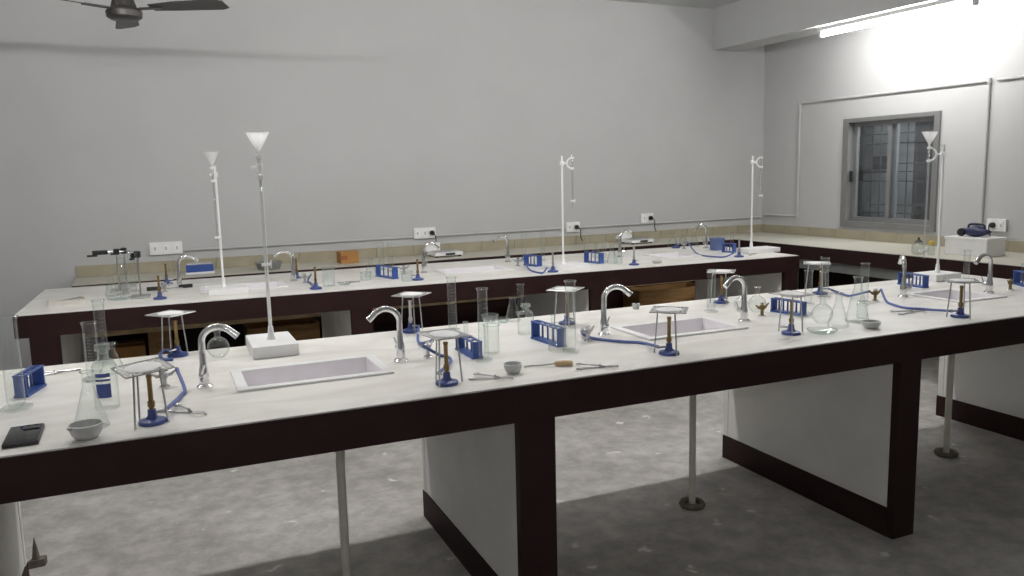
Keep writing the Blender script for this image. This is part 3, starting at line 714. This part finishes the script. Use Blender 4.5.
# burette stands on the near bench
fl, fr_ = Z(256, 362.5), Z(295, 358)
burette_stand(Z(272, 350.5), 'tall white burette stand behind the leftmost near sink', 'burette clamped to the tall left stand on the near bench', 'white funnel topping the burette on the near left stand', ND, radians(-98), .745, (.165, .27, .045), (0, .0), .40)
burette_stand(Z(937, 279.5), 'tall white burette stand before the barred window on the near bench', 'burette clamped to the stand before the barred window', 'white funnel topping the burette before the window', ND, radians(127), .75, (.20, .15, .04), (.0, 0), .58)

# ================================================================== far bench
FD = FAR.a
for px, py, a, lb in (
        (180, 288, FD, 'chrome faucet on the far bench right of the left retort stands'),
        (294, 281, FD+pi, 'chrome faucet on the far bench right of the far left stand'),
        (424, 273, FD+.1, 'chrome faucet on the far bench before the left bench instrument'),
        (508, 262, FD+pi+.1, 'chrome faucet on the far bench left of the middle white stand'),
        (620, 257, FD+.2, 'chrome faucet on the far bench before the right bench instrument'),
        (706, 248, FD+pi, 'chrome faucet on the far bench left of the blue box rack')):
    faucet(Z(px, py), lb, a, .95)
for px, py, rz, lb in (
        (160, 299, 1.2, 'blue-based burner at the front edge far left of the far bench'),
        (167, 284, .3, 'blue-based burner at the far left rear of the far bench'),
        (316, 289, 2.2, 'blue-based burner on the far bench beside the clear beaker'),
        (297, 278, .2, 'blue-based burner behind the second faucet of the far bench'),
        (418, 280, 2.2, 'blue-based burner on the far bench before its third faucet'),
        (553, 272, 2.6, 'blue-based burner on the far bench before the middle white stand'),
        (634, 265, .4, 'blue-based burner on the far bench below the right wall instrument'),
        (676, 248, .3, 'blue-based burner at the rear of the far bench right of the right instrument'),
        (739, 257, 2.5, 'blue-based burner on the far bench beside the right white stand')):
    burner(Z(px, py), lb, rz, M_STEEL if px in (553, 634, 739, 676) else M_BRASS, .98)
for px, py, rz, lb in ((165, 292, .2, 'dull metal gas tap at the far bench left burners'), (305, 283, .3, 'dull metal gas tap between two left burners of the far bench'),
                       (404, 274, .3, 'dull metal gas tap right of the far left glass cluster'), (518, 266, .2, 'dull metal gas tap right of the fourth far faucet'),
                       (684, 249, .2, 'dull metal gas tap among flasks at the far bench right')):
    gas_tap(Z(px, py), lb, rz, M_STEEL)
hose([Z(305, 283)+Vector((.042, .012, .052)), lift(308, 282), lift(313, 286), Z(316, 289)+Vector((-.024, .032, .028))], 'short blue hose between gas tap and left burner on the far bench')
hose([Z(518, 266)+Vector((.042, .008, .052)), lift(530, 271), lift(542, 274), Z(553, 272)+Vector((-.034, .02, .028))], 'blue hose to the burner before the middle white stand')
hose([Z(684, 249)+Vector((.042, .008, .052)), lift(699, 255.5), lift(722, 258), Z(739, 257)+Vector((-.032, .024, .028))], 'blue hose to the burner by the right white stand')
for a, b, lb, w in (((378, 276), (396, 279), 'blue rack amid glassware on the far bench left of its third faucet', .04),
                    ((526, 265), (540, 266.5), 'blue rack on the far bench between two measuring cylinders', .05),
                    ((586, 262), (602, 263.5), 'blue rack on the far bench right of the middle white stand', .05),
                    ((723, 252), (735, 252.6), 'small blue rack right of the grey-blue box on the far bench', .05)):
    rack_px(a, b, lb, .075 if a[0] < 700 else .07, 4, w=w)
t = thing('blue_box', 'plain grey-blue box on the far bench left of a small blue rack', 'box', Z(717, 250), FD)
MB().box(-.042, .042, -.04, .04, 0, .095, .004).build('body', mat('grey_blue_card', (.10, .14, .30), .6), t, False); MB().box(-.045, .045, -.043, .043, .078, .098, .003).build('lid', mat('grey_blue_card', (.10, .14, .30)), t, False)
for px, py, h, r, lb in (
        (124, 294, .215, .0195, 'tall measuring cylinder amid the left retort stands on the far bench'),
        (134, 292, .245, .0185, 'tallest measuring cylinder right of the left retort stands'),
        (382, 270, .19, .0175, 'measuring cylinder behind the left glass cluster on the far bench'),
        (391, 272, .205, .0165, 'measuring cylinder right of the blue rack in the far left cluster'),
        (524, 262, .20, .0165, 'measuring cylinder left of the middle stand on the far bench'),
        (543, 261, .215, .0155, 'measuring cylinder just left of the middle white stand rod'),
        (586, 258, .155, .0135, 'measuring cylinder behind the blue rack right of the middle stand'),
        (604, 262, .20, .0165, 'measuring cylinder left of the fifth far faucet'),
        (732, 248.5, .13, .0135, 'measuring cylinder between blue rack and right white stand')):
    cylinder_grad(Z(px, py), lb, h, r, random.random())
for px, py, h, r, lb in ((112, 296, .12, .036, 'conical flask at the left end of the far bench'), (371, 277, .12, .04, 'conical flask leftmost in the far left glass cluster'),
                         (612, 263, .13, .04, 'conical flask left of the fifth far faucet'), (694, 246.5, .125, .038, 'conical flask among burners at the far bench right'),
                         (672, 247, .12, .038, 'conical flask behind the burner at the far bench right rear')):
    conical(Z(px, py), lb, h, r)
for px, py, h, r, lb in ((329, 286, .115, .036, 'clear beaker right of the far bench left burner'), (407, 281, .06, .034, 'greenish beaker before the far left glass cluster'),
                         (341, 247.2, .0, 0, ''), (618, 264, .085, .03, 'clear beaker at the foot of the fifth far faucet'), (366, 280, .05, .034, 'low clear beaker at the left of the far left cluster')):
    if h: beaker(Z(px, py), lb, h, r, M_GLASSG)
florence(Z(596, 258), 'round flask behind the blue rack right of the middle stand', .036, .11, .009)
florence(Z(683, 244), 'round flask at the rear of the far bench right', .034, .12, .009)
dish(Z(119, 300), 'shallow clear dish before the left retort stands', .062, .016, M_GLASSG, 'petri_dish', 'dish', False)
dish(Z(345, 285), 'small glass dish on the far bench right of the clear beaker', .035, .014, M_GLASSG, 'petri_dish', 'dish', False)
dish(Z(657, 263), 'small grey dish on the far bench front right', .035, .014, M_PORC)
tongs(Z(351, 283), 'steel tongs on the far bench right of the clear beaker', .2, .12)
tongs(Z(752, 255), 'steel tongs lying at the foot of the right white stand', .2, .10)
# tray with cloth at the left end of the far bench
t = thing('shallow_tray', 'pale shallow tray at the left end of the far bench', 'tray', Z(67, 304), FD+.15)
w = MB(); w.box(-.085, .085, -.06, .06, 0, .006)
for a in ((-.09, -.085, -.065, .065), (.085, .09, -.065, .065), (-.085, .085, -.065, -.06), (-.085, .085, .06, .065)): w.box(*a, 0, .026)
w.build('pan', M_CLOTH, t, False)
MB().box(-.07, .05, -.045, .02, .007, .018, .004).build('liner', M_PVC, t, False); MB().tube([(-.04, .03, .012), (.075, .045, .028)], .004, 7).build('rod', M_STEEL, t)
# retort stands with black clamps
def retort(p, label, H, a, zc, L):
    t = thing('retort_stand', label, 'stand', p, FD)
    MB().box(-.05, .05, -.07, .07, 0, .010, .002).build('base', M_STEEL, t, False); MB().tube([(0, 0, .01), (0, 0, H)], .005, 10).build('rod', M_STEEL, t)
    R = Matrix.Translation((0, 0, zc)) @ Matrix.Rotation(a-FD, 4, 'Z')
    b = MB().box(-.016, .016, -.014, .014, -.018, .018, .003).xf(R).build('clamp_boss', M_BLACK, t, False)
    MB().tube([(.01, 0, 0), (L, 0, 0)], .0055, 8).xf(R).build('clamp_arm', M_STEEL, b)
    MB().box(L*.35, L, -.012, .012, -.013, .013, .004).xf(R).build('clamp_grip', M_BLACK, b, False)
    MB().box(L*.8, L+.03, -.006, .006, -.024, -.012, .002).xf(R).build('clamp_jaw', M_BLACK, b, False)
    MB().tube([(-.014, 0, 0), (-.045, 0, 0)], [.006, .004], 8).xf(R).build('clamp_screw', M_STEEL, b)
retort(Z(120, 291), 'retort stand with black clamp pointing left on the far bench', .265, FD+pi, .24, .13)
retort(Z(127, 286), 'retort stand with black clamp at the centre of the left cluster', .255, FD+pi*.93, .225, .05)
retort(Z(141, 297), 'retort stand with upright black clamp on the right of the left cluster', .27, FD-1.9, .245, .07)
# burette stands on the far bench
burette_stand(Z(228, 293), 'white burette stand at the left of the far bench', 'burette clamped to the far left white stand', 'white funnel topping the far left burette', FD, radians(-105), .735, (.22, .17, .035), (-.02, .02), .40)
burette_stand(Z(566, 268), 'white burette stand in the middle of the far bench', 'burette clamped to the middle white stand of the far bench', None, FD, radians(-15), .76, (.26, .22, .03), (0, .04), .30)
burette_stand(Z(758, 252), 'white burette stand at the right end of the far bench', 'burette clamped to the rightmost far white stand', None, FD, radians(-12), .74, (.30, .16, .035), (-.05, .02), .30)

# ================================================================== things on the wall benches
def wz(px, y): # point on the wall bench top at image column px and depth y
    lo, hi = 200., 320.
    for _ in range(40):
        mid = (lo+hi)/2
        if on_z(px, mid, TOP).y > y: lo = mid
        else: hi = mid
    return on_z(px, lo, TOP)
t = thing('blue_tool_box', 'small blue box on the back-wall bench at left', 'box', wz(200, 6.1))
MB().box(-.09, .09, -.05, .05, .012, .065, .004).build('body', M_RACK, t, False); MB().box(-.095, .095, -.055, .055, 0, .014, .002).build('tray', M_WHITEP, t, False); MB().box(-.085, .085, -.045, .045, .065, .075, .002).build('lid', M_CHROME, t, False)
t = thing('clamp_bar', 'black clamp bar lying across the far left of the far bench', 'clamp', Z(170, 289)+Vector((0, .0, .0)), FD+.1)
MB().box(-.13, -.05, -.012, .012, 0, .022, .003).build('grip', M_BLACK, t, False); MB().tube([(-.06, 0, .011), (.06, 0, .011)], .006, 8).build('bar', M_STEEL, t); MB().box(.05, .13, -.012, .012, 0, .022, .003).build('grip', M_BLACK, t, False)
t = thing('grey_basin', 'shallow grey plastic basin on the back-wall bench', 'basin', wz(269, 6.05))
w = MB(); w.lathe([(.075, 0), (.095, .05), (.10, .052), (.09, .048), (.07, .006), (.004, .006)], 26, True, True); w.build('bowl', M_GREYP, t); MB().ring(.098, .004, .051, 26, 6).build('rim', M_GREYP, t)
t = thing('cardboard_carton', 'orange-brown carton standing on the back-wall bench', 'carton', wz(348, 6.12), .06)
MB().box(-.07, .07, -.06, .06, 0, .085, .003).build('box_body', M_CARD, t, False)
for s in (-1, 1): MB().box(-.068, .068, min(0, s*.058), max(0, s*.058), .085, .088).build('flap', M_CARD, t, False)
MB().box(-.072, -.02, -.061, -.0595, .03, .06).build('label_patch', mat('dark_orange', (.30, .10, .03), .7), t, False)
def bench_instrument(p, label, rz=0.):
    t = thing('bench_balance', label, 'balance', p, rz)
    w = MB(); w.prism([(-.12, -.09), (.12, -.09), (.12, .09), (-.12, .09)], .012, .038); w.build('body', M_WHITEP, t, False)
    MB().box(-.10, .10, -.06, .06, .040, .046, .002).build('pan', M_STEEL, t, False)
    d = MB().prism([(-.12, .0), (.0, .0), (.0, .07), (-.12, .025)], -.04, .04).xf(Matrix.Translation((.0, .09, .045)) @ Matrix.Rotation(pi/2, 4, 'X')).build('head', M_WHITEP, t, False)
    d.location = (-.02, 0, -.005)
    MB().box(-.03, .05, -.093, -.0895, .016, .032).build('display', M_BLACK, t, False)
    for x in (-.1, .1):
        for y in (-.07, .07): MB().lathe([(.012, 0), (.010, .013)], 10, True, True, at=(x, y, 0)).build('foot', M_BLACK, t)
bench_instrument(wz(445, 6.12), 'white bench balance on the back-wall bench, the left one', .05)
bench_instrument(wz(637, 6.10), 'white bench balance on the back-wall bench, the right one', .05)
def socket(p, label, n=3, plug=None, wall='back', w=.19):
    t = thing('socket_board', label, 'socket', p, 0 if wall == 'back' else -pi/2)
    MB().box(-w/2, w/2, -.022, -.001, -.045, .045, .004).build('plate', M_WHITEP, t, False)
    for k in range(n):
        x = -w/2+w*(k+.5)/n; s = MB().box(x-.018, x+.018, -.0245, -.021, -.03, .03, .001).build('switch', M_CERAM, t, False)
        MB().box(x-.006, x+.006, -.0275, -.024, -.012, .012, .001).build('rocker', M_PORC, s, False)
    if plug is not None:
        g = MB().lathe([(.020, 0), (.021, .018), (.014, .034), (.006, .046)], 14, True, True).xf(Matrix.Translation((plug, -.025, 0)) @ Matrix.Rotation(pi/2, 4, 'X')).build('plug', M_BLACK, t)
        MB().tube(bez([(plug, -.068, 0), (plug+.01, -.085, -.03), (plug+.02, -.07, -.09), (plug+.05, -.05, -.125)], 5), .0045, 7).build('cable', M_BLACK, g)
socket(on_y(166, 248, WY), 'pale switch board on the back wall at left', 3, None, w=.22)
socket(on_y(424, 233, WY), 'pale switch board with black plug above the left balance', 3, .06)
socket(on_y(646, 218, WY), 'pale switch board with black plug above the right balance', 2, .03, w=.14)
socket(on_y(572, 227, WY), 'pale switch board behind the middle white stand', 2, .03, w=.14)
socket(on_x(998, 225, WX), 'pale switch board with black plug on the window wall at right', 2, -.02, 'right', .15)
# right wall bench
def rz_(px, x):
    lo, hi = 200., 320.
    for _ in range(40):
        mid = (lo+hi)/2
        if on_z(px, mid, TOP).x > x: lo = mid
        else: hi = mid
    return on_z(px, lo, TOP)
t = thing('white_crate', 'white box on the window-wall bench under a navy object', 'box', rz_(974, 5.36), -pi/2)
MB().box(-.16, .16, -.10, .10, 0, .125, .008).build('body', M_WHITEP, t, False); MB().box(-.165, .165, -.105, .105, .108, .130, .005).build('lid', M_WHITEP, t, False)
bp = rz_(974, 5.36)+Vector((0, 0, .130))
t = thing('navy_pouch', 'dark navy bundled pouch with a bar handle on the white box', 'pouch', bp, -pi/2)
w = MB(); bm = w.bm; bmesh.ops.create_icosphere(bm, subdivisions=3, radius=1)
for v in bm.verts:
    v.co = Vector((v.co.x*.105*(1+.12*sin(7*v.co.y+3*v.co.z)), v.co.y*.06, .036+v.co.z*.036*(1+.25*sin(5*v.co.x+1)))); v.co.z = max(0, v.co.z)
w.build('body', M_NAVY, t); MB().tube(bez([(-.055, 0, .06), (-.04, 0, .085), (.055, 0, .085), (.07, 0, .055)], 6), .008, 8).build('handle', M_NAVY, t)
MB().lathe([(.026, -.012), (.030, 0), (.026, .012)], 16, True, True).xf(Matrix.Translation((-.07, -.05, .030)) @ Matrix.Rotation(pi/2, 4, 'X')).build('buckle', M_BLACK, t)
t = thing('glass_kettle', 'small clear pot with dark lid on the window-wall bench', 'pot', rz_(918, 5.12))
MB().lathe([(.035, 0), (.045, .02), (.045, .06), (.03, .085)], 20, True).build('glass_body', M_GLASSG, t); MB().lathe([(.031, .085), (.02, .098), (.008, .104), (.008, .118), (.003, .122)], 16, True, True).build('lid', M_BLACK, t)
t = thing('yellow_cap_bottle', 'small bottle with yellow cap on the window-wall bench', 'bottle', rz_(931, 5.12))
MB().lathe([(.02, 0), (.022, .004), (.022, .06), (.014, .075)], 16, True, True).build('glass_body', M_GLASSG, t); MB().lathe([(.017, .075), (.018, .10), (.012, .103)], 16, True, True).build('cap', M_YEL, t)

# rubble by the left leg
p = on_z(36, 572, 0); t = thing('plaster_shard', 'dark broken shard on the floor by the left leg', 'rubble', on_z(37, 566, 0))
MB().prism([(-.03, -.02), (.03, -.015), (.035, .02), (-.01, .03)], 0, .03).build('chunk', M_RUBBLE, t, False); MB().lathe([(.015, .03), (.008, .08), (.001, .12)], 6, True, True).build('spike', M_RUBBLE, t, False)
